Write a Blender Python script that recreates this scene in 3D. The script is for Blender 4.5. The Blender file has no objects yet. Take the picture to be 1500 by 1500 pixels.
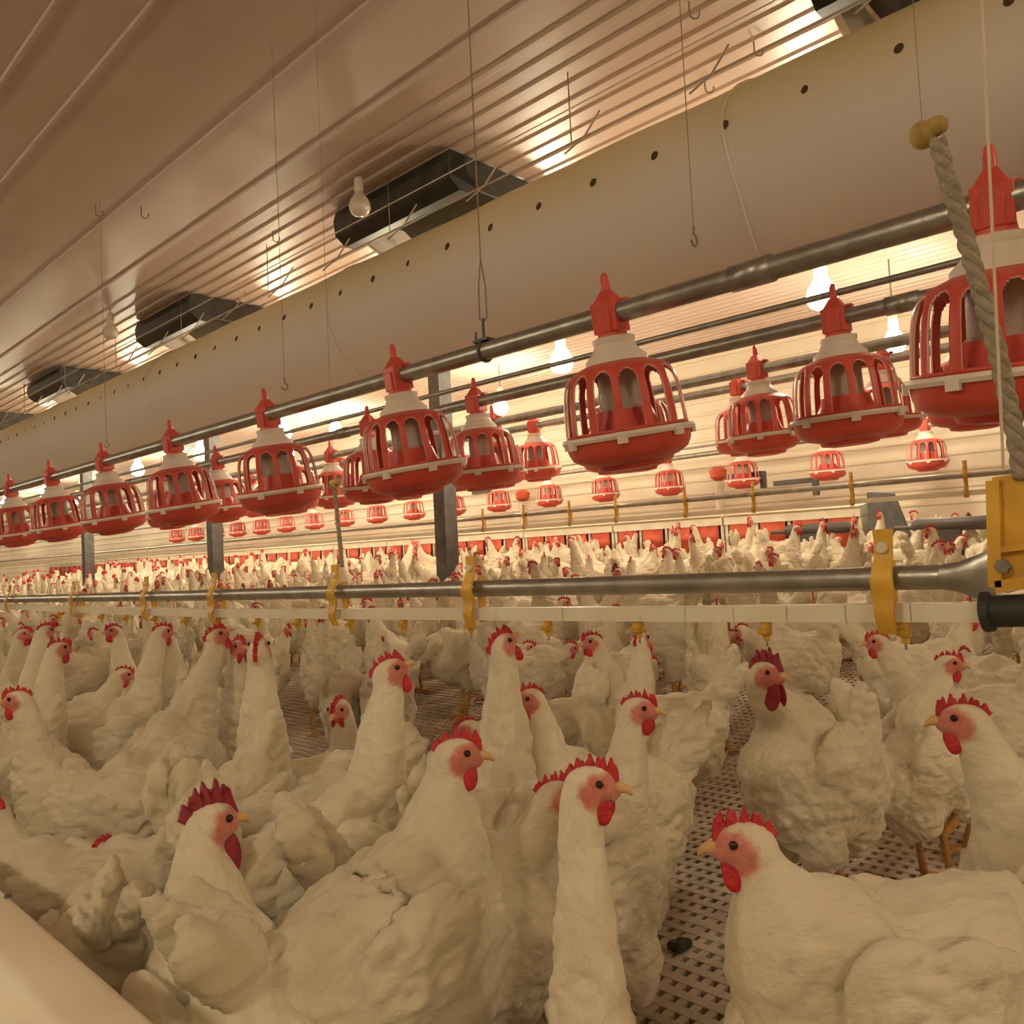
import bpy, math, random
import numpy as np
from mathutils import Vector, Matrix, noise
R = math.radians
S = bpy.context.scene
COL = S.collection
random.seed(7)

# ------------------------------------------------------------------ camera
F = 1200.0; EYE = 0.74; YAW = R(46.3)
PITCH = math.atan(55/1200.0); ROLL = math.atan(0.05)
right0 = Vector((math.cos(YAW), -math.sin(YAW), 0))
fwd = Vector((math.sin(YAW)*math.cos(PITCH), math.cos(YAW)*math.cos(PITCH), math.sin(PITCH)))
up0 = right0.cross(fwd)
cup = up0*math.cos(ROLL) + right0*math.sin(ROLL)
crt = right0*math.cos(ROLL) - up0*math.sin(ROLL)
EYEP = Vector((0, 0, EYE))
cd = bpy.data.cameras.new('camera'); cam = bpy.data.objects.new('camera', cd); COL.objects.link(cam)
cd.sensor_width = 36; cd.lens = 36*F/1500; cd.clip_start = 0.02; cd.clip_end = 200
cam.matrix_world = Matrix(((crt.x, cup.x, -fwd.x, 0), (crt.y, cup.y, -fwd.y, 0), (crt.z, cup.z, -fwd.z, EYE), (0, 0, 0, 1)))
S.camera = cam
w = bpy.data.worlds.new('world'); S.world = w; w.use_nodes = True
w.node_tree.nodes['Background'].inputs[0].default_value = (1, .8, .6, 1)
w.node_tree.nodes['Background'].inputs[1].default_value = 0.3
S.view_settings.view_transform = 'Standard'; S.view_settings.look = 'None'
S.view_settings.gamma = 1; S.view_settings.exposure = 0.88
S.view_settings.use_curve_mapping = False
LAMP = 95.0          # emission of every burning bulb
LAMPCOL = (1.0, .86, .59)

def ray(px, py):
    return (fwd + crt*((px-750)/F) + cup*((750-py)/F))
def at_z(px, py, z):
    d = ray(px, py); return EYEP + d*((z-EYE)/d.z)
def at_x(px, py, X):
    d = ray(px, py); return EYEP + d*(X/d.x)
def at_depth(px, py, Z):
    return EYEP + ray(px, py)*Z
def floor_z(X): return 0.0 if X < 2 else 0.085*(X-2)

# ------------------------------------------------------------------ materials
M = {}
def mat(name, col, rough=.6, metal=0, col2=None, nscale=6, bump=0, bscale=40, emit=0, stretch=None, lo=.35, hi=.65, sheen=0, spec=None, trans=0):
    m = bpy.data.materials.new(name); m.use_nodes = True; nt = m.node_tree; b = nt.nodes['Principled BSDF']
    b.inputs['Base Color'].default_value = (*col, 1); b.inputs['Roughness'].default_value = rough; b.inputs['Metallic'].default_value = metal
    if spec is not None: b.inputs['Specular IOR Level'].default_value = spec
    if sheen: b.inputs['Sheen Weight'].default_value = sheen
    if emit:
        b.inputs['Emission Color'].default_value = (*LAMPCOL, 1); b.inputs['Emission Strength'].default_value = emit
    tc = nt.nodes.new('ShaderNodeTexCoord'); mp = nt.nodes.new('ShaderNodeMapping')
    nt.links.new(tc.outputs['Object'], mp.inputs['Vector'])
    if stretch: mp.inputs['Scale'].default_value = stretch
    if col2:
        n = nt.nodes.new('ShaderNodeTexNoise'); n.inputs['Scale'].default_value = nscale; n.inputs['Detail'].default_value = 5
        nt.links.new(mp.outputs[0], n.inputs['Vector'])
        mr = nt.nodes.new('ShaderNodeMapRange'); mr.inputs['From Min'].default_value = lo; mr.inputs['From Max'].default_value = hi
        nt.links.new(n.outputs[0], mr.inputs[0])
        mx = nt.nodes.new('ShaderNodeMix'); mx.data_type = 'RGBA'
        mx.inputs[6].default_value = (*col, 1); mx.inputs[7].default_value = (*col2, 1)
        nt.links.new(mr.outputs[0], mx.inputs[0]); nt.links.new(mx.outputs[2], b.inputs['Base Color'])
    if bump:
        n = nt.nodes.new('ShaderNodeTexNoise'); n.inputs['Scale'].default_value = bscale; n.inputs['Detail'].default_value = 4
        nt.links.new(mp.outputs[0], n.inputs['Vector'])
        bp = nt.nodes.new('ShaderNodeBump'); bp.inputs['Strength'].default_value = bump; bp.inputs['Distance'].default_value = .01
        nt.links.new(n.outputs[0], bp.inputs['Height']); nt.links.new(bp.outputs[0], b.inputs['Normal'])
    M[name] = m; return m
mat('ceiling_panel', (.70, .55, .48), .34, 0, (.64, .49, .41), 1.3, bump=.06, bscale=5)
mat('wall_panel', (.83, .74, .60), .45, 0, (.76, .66, .52), 2)
mat('dark_wall', (.4, .33, .26), .8)
mat('slat', (.55, .45, .34), .6, 0, (.32, .25, .17), 9, lo=.45, hi=.8, bump=.2)
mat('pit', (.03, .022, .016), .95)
mat('galvanised', (.44, .43, .40), .34, .85, (.33, .32, .29), 22, bump=.08, bscale=60)
mat('pvc_white', (.84, .79, .66), .42, 0, (.76, .69, .54), 8)
mat('cream_board', (.86, .76, .60), .5, 0, (.78, .67, .50), 5, bump=.05)
mat('yellow_plastic', (.86, .52, .07), .4, 0, (.66, .37, .05), 14)
mat('red_plastic', (.74, .10, .075), .36, 0, (.62, .075, .055), 11)
mat('lit_edge', (.93, .56, .48), .4)  # light catching the grille's window edges, painted as a pale pink rim
mat('white_plastic', (.84, .74, .66), .45)
mat('grey_tube', (.50, .42, .36), .5)
mat('black_plastic', (.022, .02, .018), .4, 0, (.05, .045, .035), 10)
mat('rubber_black', (.035, .032, .03), .6)
mat('dark_steel', (.10, .095, .09), .5, .3)
mat('post_steel', (.17, .16, .16), .85, 0, (.11, .11, .11), 12)
mat('wire', (.30, .24, .18), .6, .2)
mat('track', (.50, .41, .32), .6)
mat('cord', (.70, .60, .46), .8)
mat('rope', (.42, .36, .27), .9, 0, (.32, .27, .19), 60, bump=.5, bscale=200)
mat('knob', (.62, .43, .12), .6, 0, (.40, .27, .08), 30, bump=.4, bscale=60)
mat('bulb_off', (.80, .70, .58), .2)
mat('bulb_on', (1, 1, 1), .5, emit=LAMP)
mat('curtain_red', (.72, .13, .06), .6, 0, (.55, .08, .04), 7)
mat('leg_yellow', (.62, .34, .10), .6, 0, (.42, .22, .07), 60)
mat('comb_dark', (.36, .018, .035), .5, 0, (.26, .012, .025), 60, bump=.4, bscale=200)
mat('skin_red', (.66, .11, .09), .5, 0, (.55, .18, .15), 70, bump=.5, bscale=160)
mat('comb_red', (.62, .025, .035), .45, 0, (.48, .015, .025), 60, bump=.4, bscale=200)
mat('beak', (.72, .44, .20), .4)
mat('eye', (.03, .012, .006), .12)
mat('droppings', (.05, .045, .03), .9)

def feather_mat():
    m = bpy.data.materials.new('feathers'); m.use_nodes = True; nt = m.node_tree; b = nt.nodes['Principled BSDF']
    b.inputs['Roughness'].default_value = .85; b.inputs['Specular IOR Level'].default_value = .15
    b.inputs['Sheen Weight'].default_value = .25
    tc = nt.nodes.new('ShaderNodeTexCoord')
    oi = nt.nodes.new('ShaderNodeObjectInfo')
    mp = nt.nodes.new('ShaderNodeMapping'); mp.inputs['Scale'].default_value = (1, 2.1, 1.7); mp.inputs['Rotation'].default_value = (0, .5, 0)
    nt.links.new(tc.outputs['Object'], mp.inputs[0])
    dn = nt.nodes.new('ShaderNodeTexNoise'); dn.inputs['Scale'].default_value = 14
    nt.links.new(tc.outputs['Object'], dn.inputs['Vector'])
    ad = nt.nodes.new('ShaderNodeMix'); ad.data_type = 'VECTOR'; ad.inputs[0].default_value = .06
    nt.links.new(mp.outputs[0], ad.inputs[4]); nt.links.new(dn.outputs[1], ad.inputs[5])
    vo = nt.nodes.new('ShaderNodeTexVoronoi'); vo.inputs['Scale'].default_value = 24; vo.feature = 'SMOOTH_F1'
    nt.links.new(ad.outputs[1], vo.inputs['Vector'])
    n2 = nt.nodes.new('ShaderNodeTexNoise'); n2.inputs['Scale'].default_value = 70; n2.inputs['Detail'].default_value = 4
    mp2 = nt.nodes.new('ShaderNodeMapping'); mp2.inputs['Scale'].default_value = (.5, 1.6, 1.2); mp2.inputs['Rotation'].default_value = (0, .5, 0)
    nt.links.new(tc.outputs['Object'], mp2.inputs[0]); nt.links.new(mp2.outputs[0], n2.inputs['Vector'])
    ma = nt.nodes.new('ShaderNodeMath'); ma.operation = 'MULTIPLY_ADD'; ma.inputs[1].default_value = .6
    nt.links.new(n2.outputs[0], ma.inputs[0]); nt.links.new(vo.outputs[0], ma.inputs[2])
    bp = nt.nodes.new('ShaderNodeBump'); bp.inputs['Strength'].default_value = .85; bp.inputs['Distance'].default_value = .008
    nt.links.new(ma.outputs[0], bp.inputs['Height']); nt.links.new(bp.outputs[0], b.inputs['Normal'])
    n3 = nt.nodes.new('ShaderNodeTexNoise'); n3.inputs['Scale'].default_value = 9; n3.inputs['Detail'].default_value = 6
    nt.links.new(tc.outputs['Object'], n3.inputs['Vector'])
    mr = nt.nodes.new('ShaderNodeMapRange'); mr.inputs['From Min'].default_value = .45; mr.inputs['From Max'].default_value = .8
    nt.links.new(n3.outputs[0], mr.inputs[0])
    mx = nt.nodes.new('ShaderNodeMix'); mx.data_type = 'RGBA'
    mx.inputs[6].default_value = (.80, .72, .56, 1); mx.inputs[7].default_value = (.66, .56, .39, 1)
    nt.links.new(mr.outputs[0], mx.inputs[0])
    hs = nt.nodes.new('ShaderNodeHueSaturation')
    mv = nt.nodes.new('ShaderNodeMapRange'); mv.inputs['To Min'].default_value = .88; mv.inputs['To Max'].default_value = 1.04
    nt.links.new(oi.outputs['Random'], mv.inputs[0]); nt.links.new(mv.outputs[0], hs.inputs['Value'])
    nt.links.new(mx.outputs[2], hs.inputs['Color']); at = nt.nodes.new('ShaderNodeAttribute'); at.attribute_name = 'skin'
    nz = nt.nodes.new('ShaderNodeTexNoise'); nz.inputs['Scale'].default_value = 120
    nt.links.new(tc.outputs['Object'], nz.inputs['Vector'])
    sk = nt.nodes.new('ShaderNodeMix'); sk.data_type = 'RGBA'; sk.inputs[6].default_value = (.62, .13, .10, 1); sk.inputs[7].default_value = (.66, .33, .27, 1)
    nt.links.new(nz.outputs[0], sk.inputs[0])
    fm = nt.nodes.new('ShaderNodeMix'); fm.data_type = 'RGBA'
    nt.links.new(at.outputs['Fac'], fm.inputs[0]); nt.links.new(hs.outputs[0], fm.inputs[6]); nt.links.new(sk.outputs[2], fm.inputs[7])
    nt.links.new(fm.outputs[2], b.inputs['Base Color'])
    M['feathers'] = m
feather_mat()

def duct_mat():                       # yellow stain runs along the top of the cloth, greyish mauve below
    m = mat('duct_cloth', (.60, .52, .45), .7, 0, bump=.1, bscale=4)
    nt = m.node_tree; b = nt.nodes['Principled BSDF']
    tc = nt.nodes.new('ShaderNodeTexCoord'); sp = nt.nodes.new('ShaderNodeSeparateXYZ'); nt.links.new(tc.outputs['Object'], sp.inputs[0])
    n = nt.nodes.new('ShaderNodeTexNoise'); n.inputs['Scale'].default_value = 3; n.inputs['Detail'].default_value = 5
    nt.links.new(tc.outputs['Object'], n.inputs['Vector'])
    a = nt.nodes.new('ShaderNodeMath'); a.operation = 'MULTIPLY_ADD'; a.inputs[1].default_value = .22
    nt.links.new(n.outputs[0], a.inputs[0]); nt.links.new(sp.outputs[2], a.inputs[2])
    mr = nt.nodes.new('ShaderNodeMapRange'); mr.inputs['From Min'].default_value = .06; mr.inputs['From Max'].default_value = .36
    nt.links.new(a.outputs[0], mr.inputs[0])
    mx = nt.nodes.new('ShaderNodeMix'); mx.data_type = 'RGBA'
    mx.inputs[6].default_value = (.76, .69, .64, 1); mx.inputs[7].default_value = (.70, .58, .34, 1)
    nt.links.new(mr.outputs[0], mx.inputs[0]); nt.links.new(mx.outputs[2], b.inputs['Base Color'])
duct_mat()

# ------------------------------------------------------------------ mesh helpers
class MB:
    def __init__(s): s.v = []; s.f = []; s.m = []; s.mats = []
    def mi(s, m):
        if m not in s.mats: s.mats.append(m)
        return s.mats.index(m)
    def add(s, vs, fs, m):
        o = len(s.v); k = s.mi(m); s.v += [tuple(v) for v in vs]
        for f in fs: s.f.append(tuple(i+o for i in f)); s.m.append(k)
        return s
    def box(s, a, b, m):
        x0, y0, z0 = a; x1, y1, z1 = b
        vs = [(x, y, z) for x in (x0, x1) for y in (y0, y1) for z in (z0, z1)]
        return s.add(vs, [(0, 1, 3, 2), (4, 6, 7, 5), (0, 4, 5, 1), (2, 3, 7, 6), (0, 2, 6, 4), (1, 5, 7, 3)], m)
    def bar(s, p, q, wd, ht, m):      # box beam from p to q
        p = Vector(p); q = Vector(q); t = (q-p).normalized(); u = Vector((0, 0, 1))
        if abs(t.z) > .95: u = Vector((0, 1, 0))
        l = t.cross(u).normalized(); u = l.cross(t)
        vs = [e+l*a*wd/2+u*c*ht/2 for e in (p, q) for a, c in ((-1, -1), (1, -1), (1, 1), (-1, 1))]
        return s.add(vs, [(3, 2, 1, 0), (4, 5, 6, 7), (0, 1, 5, 4), (1, 2, 6, 5), (2, 3, 7, 6), (3, 0, 4, 7)], m)
    def tube(s, pts, r, m, n=10, cap=True, lat=None):
        pts = [Vector(p) for p in pts]; N = len(pts)
        rs = r if isinstance(r, (list, tuple)) else [r]*N
        vs = []; fs = []; prev = None
        for i, p in enumerate(pts):
            t = (pts[min(i+1, N-1)]-pts[max(i-1, 0)]).normalized()
            if lat is not None: a = (Vector(lat)-t*t.dot(Vector(lat))).normalized()
            elif prev is None:
                a = t.cross(Vector((0, 0, 1)))
                if a.length < .1: a = t.cross(Vector((0, 1, 0)))
                a.normalize()
            else: a = (prev-t*t.dot(prev)).normalized()
            prev = a; b2 = t.cross(a)
            ra, rb = rs[i] if isinstance(rs[i], (tuple, list)) else (rs[i], rs[i])
            for k in range(n):
                th = 2*math.pi*k/n; vs.append(p+a*ra*math.cos(th)+b2*rb*math.sin(th))
        for i in range(N-1):
            for k in range(n):
                fs.append((i*n+k, i*n+(k+1) % n, (i+1)*n+(k+1) % n, (i+1)*n+k))
        if cap: fs.append(tuple(range(n))[::-1]); fs.append(tuple((N-1)*n+k for k in range(n)))
        return s.add(vs, fs, m)
    def lathe(s, prof, m, n=32, c=(0, 0, 0), close=False):
        vs = []; fs = []
        for r_, z in prof:
            for k in range(n):
                th = 2*math.pi*k/n; vs.append((c[0]+r_*math.cos(th), c[1]+r_*math.sin(th), c[2]+z))
        L = len(prof)
        for i in range(L-1+(1 if close else 0)):
            j = (i+1) % L
            for k in range(n): fs.append((i*n+k, i*n+(k+1) % n, j*n+(k+1) % n, j*n+k))
        if not close: fs.append(tuple(range(n))[::-1]); fs.append(tuple((L-1)*n+k for k in range(n)))
        return s.add(vs, fs, m)
    def ell(s, c, r_, m, rot=None, n=20, k=12):
        c = Vector(c); vs = []; fs = []; rot = rot or Matrix.Identity(3)
        vs.append(c+rot@Vector((0, 0, r_[2])))
        for i in range(1, k):
            ph = math.pi*i/k
            for j in range(n):
                th = 2*math.pi*j/n
                vs.append(c+rot@Vector((r_[0]*math.sin(ph)*math.cos(th), r_[1]*math.sin(ph)*math.sin(th), r_[2]*math.cos(ph))))
        vs.append(c+rot@Vector((0, 0, -r_[2])))
        for j in range(n):
            fs.append((0, 1+j, 1+(j+1) % n)); e = 1+(k-2)*n; fs.append((len(vs)-1, e+(j+1) % n, e+j))
            for i in range(k-2):
                a = 1+i*n; fs.append((a+j, a+n+j, a+n+(j+1) % n, a+(j+1) % n))
        return s.add(vs, fs, m)
    def mesh(s, name, smooth=True):
        me = bpy.data.meshes.new(name); me.from_pydata(s.v, [], s.f)
        for m in s.mats: me.materials.append(M[m])
        me.polygons.foreach_set('material_index', s.m)
        if smooth: me.polygons.foreach_set('use_smooth', [True]*len(s.f))
        me.update(); return me
def obj(name, mb, parent=None, loc=(0, 0, 0), smooth=True, sharp=40):
    me = mb.mesh(name, smooth) if isinstance(mb, MB) else mb
    if smooth and isinstance(mb, MB) and sharp: me.set_sharp_from_angle(angle=R(sharp))
    o = bpy.data.objects.new(name, me); COL.objects.link(o); o.location = loc
    if parent: o.parent = parent
    return o
def tag(o, label, cat, group=None, kind=None):
    o['label'] = label
    if cat: o['category'] = cat
    if group: o['group'] = group
    if kind: o['kind'] = kind
    return o
def thing(name, label, cat, loc=(0, 0, 0), rz=0, group=None):
    o = bpy.data.objects.new(name, None); COL.objects.link(o); o.location = loc; o.rotation_euler = (0, 0, rz)
    o.empty_display_size = .05
    return tag(o, label, cat, group)
def dup(root, loc=None, rot=None, label=None, group=None, scale=None):
    r = root.copy(); COL.objects.link(r)
    if loc is not None: r.location = loc
    if rot is not None: r.rotation_euler = rot
    if scale: r.scale = scale
    if label: r['label'] = label
    if group: r['group'] = group
    for ch in list(root.children):
        c = ch.copy(); COL.objects.link(c); c.parent = r
        for g in list(ch.children):
            d = g.copy(); COL.objects.link(d); d.parent = c
    return r
def struct(name, mb, label=None, smooth=False):
    o = obj(name, mb, smooth=smooth); o['kind'] = 'structure'; o['label'] = label or name
    return o
ORD = ['first', 'second', 'third', 'fourth', 'fifth', 'sixth', 'seventh', 'eighth', 'ninth', 'tenth', 'eleventh', 'twelfth', 'thirteenth', 'fourteenth', 'fifteenth', 'sixteenth', 'seventeenth', 'eighteenth', 'nineteenth', 'twentieth']

# ------------------------------------------------------------------ the house
CZ = EYE+2.1; WX = 8.3; Y0, Y1 = -4.0, 46.0; XL = -5.0
def ceiling():
    mb = MB(); prof = [(XL, CZ)]
    x = XL
    for sx in (-3.6, -2.3, -1.0, .4, 1.02, 1.28, 1.87, 2.31):
        prof += [(sx-.012, CZ), (sx-.008, CZ-.012), (sx+.008, CZ-.012), (sx+.012, CZ)]
    x = 2.5
    while x < WX-.1:
        prof += [(x, CZ), (x+.014, CZ-.010), (x+.045, CZ-.010), (x+.06, CZ)]
        x += .115
    prof.append((WX+.1, CZ))
    vs = [(a, y, z) for y in (Y0, Y1) for a, z in prof]; n = len(prof)
    mb.add(vs, [(i, i+1, n+i+1, n+i) for i in range(n-1)], 'ceiling_panel')
    mb.box((XL, Y0, CZ+.03), (WX+.1, Y1, CZ+.08), 'ceiling_panel')
    struct('ceiling', mb)
ceiling()
def wall_right():
    mb = MB(); prof = []; z = -.5
    while z < CZ:
        prof += [(WX, z), (WX, z+.10), (WX-.012, z+.115), (WX-.012, z+.135), (WX, z+.15)]
        z += .15
    prof[-1] = (WX, CZ)
    vs = [(a, y, zz) for y in (Y0, Y1) for a, zz in prof]; n = len(prof)
    mb.add(vs, [(i, n+i, n+i+1, i+1) for i in range(n-1)], 'wall_panel')
    mb.box((WX+.02, Y0, -.6), (WX+.1, Y1, CZ), 'wall_panel')
    struct('wall_right', mb)
wall_right()
struct('wall_left', MB().box((XL-.1, Y0, -.6), (XL, Y1, CZ), 'wall_panel'))
struct('wall_far', MB().box((XL, Y1, -.6), (WX, Y1+.1, CZ), 'wall_panel'))
struct('wall_near', MB().box((XL, Y0-.1, -.6), (WX, Y0, CZ), 'wall_panel'))
def slats():
    mb = MB(); t = .012
    x = -1.0; i = 0
    while x < 2.0:
        wd = .026 if i % 15 == 0 else .020
        mb.box((x-wd/2, -1.5, -t), (x+wd/2, 14 if x > .3 else 5, 0), 'slat'); x += .040; i += 1
    while x < 7.9:
        wd = .026 if i % 15 == 0 else .020
        z = floor_z(x); mb.box((x-wd/2, -1.5, z-t), (x+wd/2, 24, z), 'slat'); x += .040; i += 1
    y = -1.5; i = 0
    while y < 24:
        wd = .024 if i % 22 == 0 else .0145
        if y < 8:
            mb.box((-1.0, y-wd/2, -t-.001), (2.0, y+wd/2, -.001), 'slat')
        z1 = floor_z(7.9)
        vs = [(2, y-wd/2, -t), (2, y+wd/2, -t), (7.9, y-wd/2, z1-t), (7.9, y+wd/2, z1-t), (2, y-wd/2, -.001), (2, y+wd/2, -.001), (7.9, y-wd/2, z1-.001), (7.9, y+wd/2, z1-.001)]
        mb.add(vs, [(0, 1, 3, 2), (4, 6, 7, 5), (0, 2, 6, 4), (1, 5, 7, 3), (0, 4, 5, 1), (2, 3, 7, 6)], 'slat')
        y += .027 if y < 6 else .054; i += 1
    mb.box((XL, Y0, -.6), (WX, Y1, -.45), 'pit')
    mb.box((.3, 14, -.06), (7.9, 45, -.03), 'slat')
    struct('floor', mb, 'slatted plastic floor over a dark pit')
slats()

# ------------------------------------------------------------------ cloth air duct
def duct():
    r0 = .36; cx, cz = 3.0, EYE+1.39
    t = thing('air_duct', 'long greyish cloth air duct with yellow stained top, hung below the ceiling', 'air duct', (cx, 0, cz))
    mb = MB(); vs = []; fs = []; n = 64; ys = [-2+.12*i for i in range(370)]
    for j, y in enumerate(ys):
        for k in range(n):
            th = 2*math.pi*k/n
            rr = r0*(1+.006*math.sin(y*9+3*math.sin(th*2))+.010*noise.noise(Vector((y*1.2, math.cos(th)*1.5, math.sin(th)*1.5))))
            vs.append((rr*math.cos(th), y, rr*math.sin(th)))
    for j in range(len(ys)-1):
        for k in range(n): fs.append((j*n+k, j*n+(k+1) % n, (j+1)*n+(k+1) % n, (j+1)*n+k))
    mb.add(vs, fs, 'duct_cloth'); obj('cloth_tube', mb, t, sharp=0)
    th = R(75); d = Vector((-math.sin(th), 0, math.cos(th))); rot = Matrix.Rotation(-th, 3, 'Y')
    hole = MB().ell((0, 0, 0), (.020, .016, .005), 'dark_hole', rot, 14, 6)
    me = hole.mesh('hole')
    for i in range(44):
        y = .19+.299*i
        obj('hole', me, t, d*(r0-.001)+Vector((0, y, 0)))
    for y in (-1.0, 1.38, 3.9, 6.4, 9.0, 11.6):
        seam = MB()
        pts = [(r0*1.008*math.cos(a), y+.02*math.sin(3*a), r0*1.008*math.sin(a)) for a in [2*math.pi*k/40 for k in range(41)]]
        seam.tube(pts, .006, 'duct_cloth', 6); obj('seam', seam, t)
mat('dark_hole', (.09, .05, .02), .9)
duct()
def duct_track():
    t = thing('duct_track', 'thin rail with short clips carrying the cloth duct along its top', 'rail', (2.80, 0, EYE+1.39+.39))
    obj('rail', MB().tube([(0, -2, 0), (0, 30, 0)], .005, 'track', 8), t)
    obj('rail', MB().tube([(-.05, -2, .12), (-.05, 30, .12)], .003, 'cord', 8), t)
    cl = MB().tube([(.03, -.05, .10), (-.02, 0, -.01), (-.09, .06, -.09)], .0045, 'track', 8).mesh('clip')
    for i in range(24): obj('clip', cl, t, (0, .25+.62*i, 0))
    hg = MB().tube([(0, 0, 0), (0, 0, CZ-(EYE+1.78))], .003, 'wire', 6).mesh('hanger')
    for i in range(18): obj('hanger', hg, t, (0, .9+1.3*i, 0))
duct_track()

# ------------------------------------------------------------------ lamps
def lamp_proto(on=True):
    t = thing('pendant_lamp', '', 'lamp')
    obj('cable', MB().tube([(0, 0, 0), (0, 0, 1)], .004, 'wire', 6), t)
    obj('socket', MB().lathe([(.012, .14), (.022, .13), (.024, .07), (.018, .055)], 'white_plastic', 16), t)
    prof = [(.017, .07), (.026, .05), (.046, .02), (.054, -.005), (.053, -.025), (.042, -.047), (.022, -.058), (.004, -.061)]
    obj('bulb', MB().lathe(prof, 'bulb_on' if on else 'bulb_off', 20), t)
    return t
lp = lamp_proto()
lamps = []
XLMP = 4.5; ZL = EYE+.298*XLMP
for i, q in enumerate((.406, .83, 1.25, 1.67, 2.09, 2.5, 2.93, 3.35)):
    lamps.append((XLMP, q*XLMP, ZL, 'lit pendant bulb beyond the cloth duct, %s from the right of its row' % ORD[i], 'lit bulbs beyond the duct'))
for i in range(4): lamps.append((XLMP, (3.85+1.44*i)*XLMP, ZL, 'tiny lit bulb in the distance at the left edge', 'farthest lit bulbs'))
for i in range(7): lamps.append((6.6, 6.4+4.5*i, EYE+1.62, 'small lit bulb near the far wall, towards the left', 'farthest lit bulbs by the wall'))
p = at_x(491, 627, 6.6); lamps.append((p.x, p.y, p.z, 'smaller lit bulb far behind, between the second and third near feeders', 'lit bulbs by the far wall'))
p = at_x(1310, 500, 6.6); lamps.append((p.x, p.y, p.z, 'lit bulb partly behind the top of the feeder at right, near the far wall', 'lit bulbs by the far wall'))
for i in range(8): lamps.append((-1.9, -3.2+4.0*i, 2.25, 'unseen lit bulb added over the left side of the house', 'added lit bulbs over the left side'))  # row out of view, added to light the foreground
for i in range(1): lamps.append((2.2, -2.6+1.0*i, 2.3, 'unseen lit bulb added behind the viewer', 'added lit bulbs behind the viewer'))  # extra bulb out of view, put in for light from behind
first = True
for (x, y, z, lb, g) in lamps:
    o = lp if first else dup(lp)
    first = False
    o.location = (x, y, z); o['label'] = lb; o['group'] = g; o.scale = (1.55, 1.55, 1.55)
    for c in o.children:
        if c.name.startswith('cable'): c.location.z = .13; c.scale.z = (CZ-z)/1.55-.13
off = lamp_proto(False)
for i, (px, py) in enumerate(((525, 255), (161, 455))):
    p = at_z(px, py, CZ); o = off if i == 0 else dup(off)
    o.location = (p.x, p.y, CZ-.17); o.scale = (1.1, 1.1, 1.1)
    o['label'] = ['unlit white bulb on the ceiling left of the large black air inlet', 'unlit white bulb on the ceiling near the smaller black inlet at left'][i]
    o['group'] = 'unlit bulbs on the ceiling'
    for c in o.children:
        if c.name.startswith('cable'): c.location.z = .13; c.scale.z = .02

# ------------------------------------------------------------------ black ceiling inlets
def inlet():
    t = thing('ceiling_inlet', '', 'air inlet', group='black inlets in the ceiling')
    # near channel: a chamfered beam hanging under the ceiling, along Y (0..1.35)
    def ext(prof, y0, y1, m):
        n = len(prof); vs = [(a, y, b) for y in (y0, y1) for a, b in prof]
        return MB().add(vs, [tuple(range(n)), tuple(range(2*n-1, n-1, -1))]+[(i, n+i, n+(i+1) % n, (i+1) % n) for i in range(n)], m)
    obj('housing', ext([(0, 0), (-.02, -.06), (-.01, -.15), (.06, -.20), (.14, -.20), (.19, -.15), (.17, -.10), (.12, -.10), (.10, 0)], -.05, .98, 'black_plastic'), t, smooth=False)
    obj('opening', MB().box((.10, 0, -.012), (.95, .93, -.002), 'black_plastic'), t, smooth=False)
    obj('flap', ext([(.30, -.03), (.34, -.03), (.62, -.19), (.60, -.21)], .0, .80, 'black_plastic'), t, smooth=False)
    obj('edge_strip', ext([(.60, -.21), (.63, -.19), (.64, -.205), (.61, -.222)], .0, .80, 'pvc_white'), t, smooth=False)
    e = MB().add([(.0, -.05, 0), (.95, -.05, 0), (.95, -.05, -.03), (.62, -.05, -.16), (.2, -.05, -.16), (.0, -.05, -.13),
                  (.0, -.03, 0), (.95, -.03, 0), (.95, -.03, -.03), (.62, -.03, -.16), (.2, -.03, -.16), (.0, -.03, -.13)],
                 [(5, 4, 3, 2, 1, 0), (6, 7, 8, 9, 10, 11)]+[(i, (i+1) % 6, 6+(i+1) % 6, 6+i) for i in range(6)], 'black_plastic')
    obj('end_plate', e, t, smooth=False)
    obj('end_sheet', ext([(.20, -.005), (.20, -.14), (.32, -.19), (.44, -.13), (.60, -.20), (.95, -.10), (.95, -.005)], .95, .98, 'white_plastic'), t, smooth=False)
    return t
IL = [(2.84, 3.08), (2.84, 6.05), (2.84, 9.0), (2.84, .15), (2.84, 11.95)]
ILL = ['large black air inlet in the ceiling above the middle of the duct', 'black ceiling inlet, second largest, above the duct left of the large one',
       'small black ceiling inlet above the duct towards the left edge', 'black ceiling inlet cut by the top right corner', 'tiny farthest black inlet at the left edge above the duct']
it = inlet()
for i, (x, y) in enumerate(IL):
    o = it if i == 0 else dup(it)
    o.location = (x, y, CZ-.015); o['label'] = ILL[i]

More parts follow.
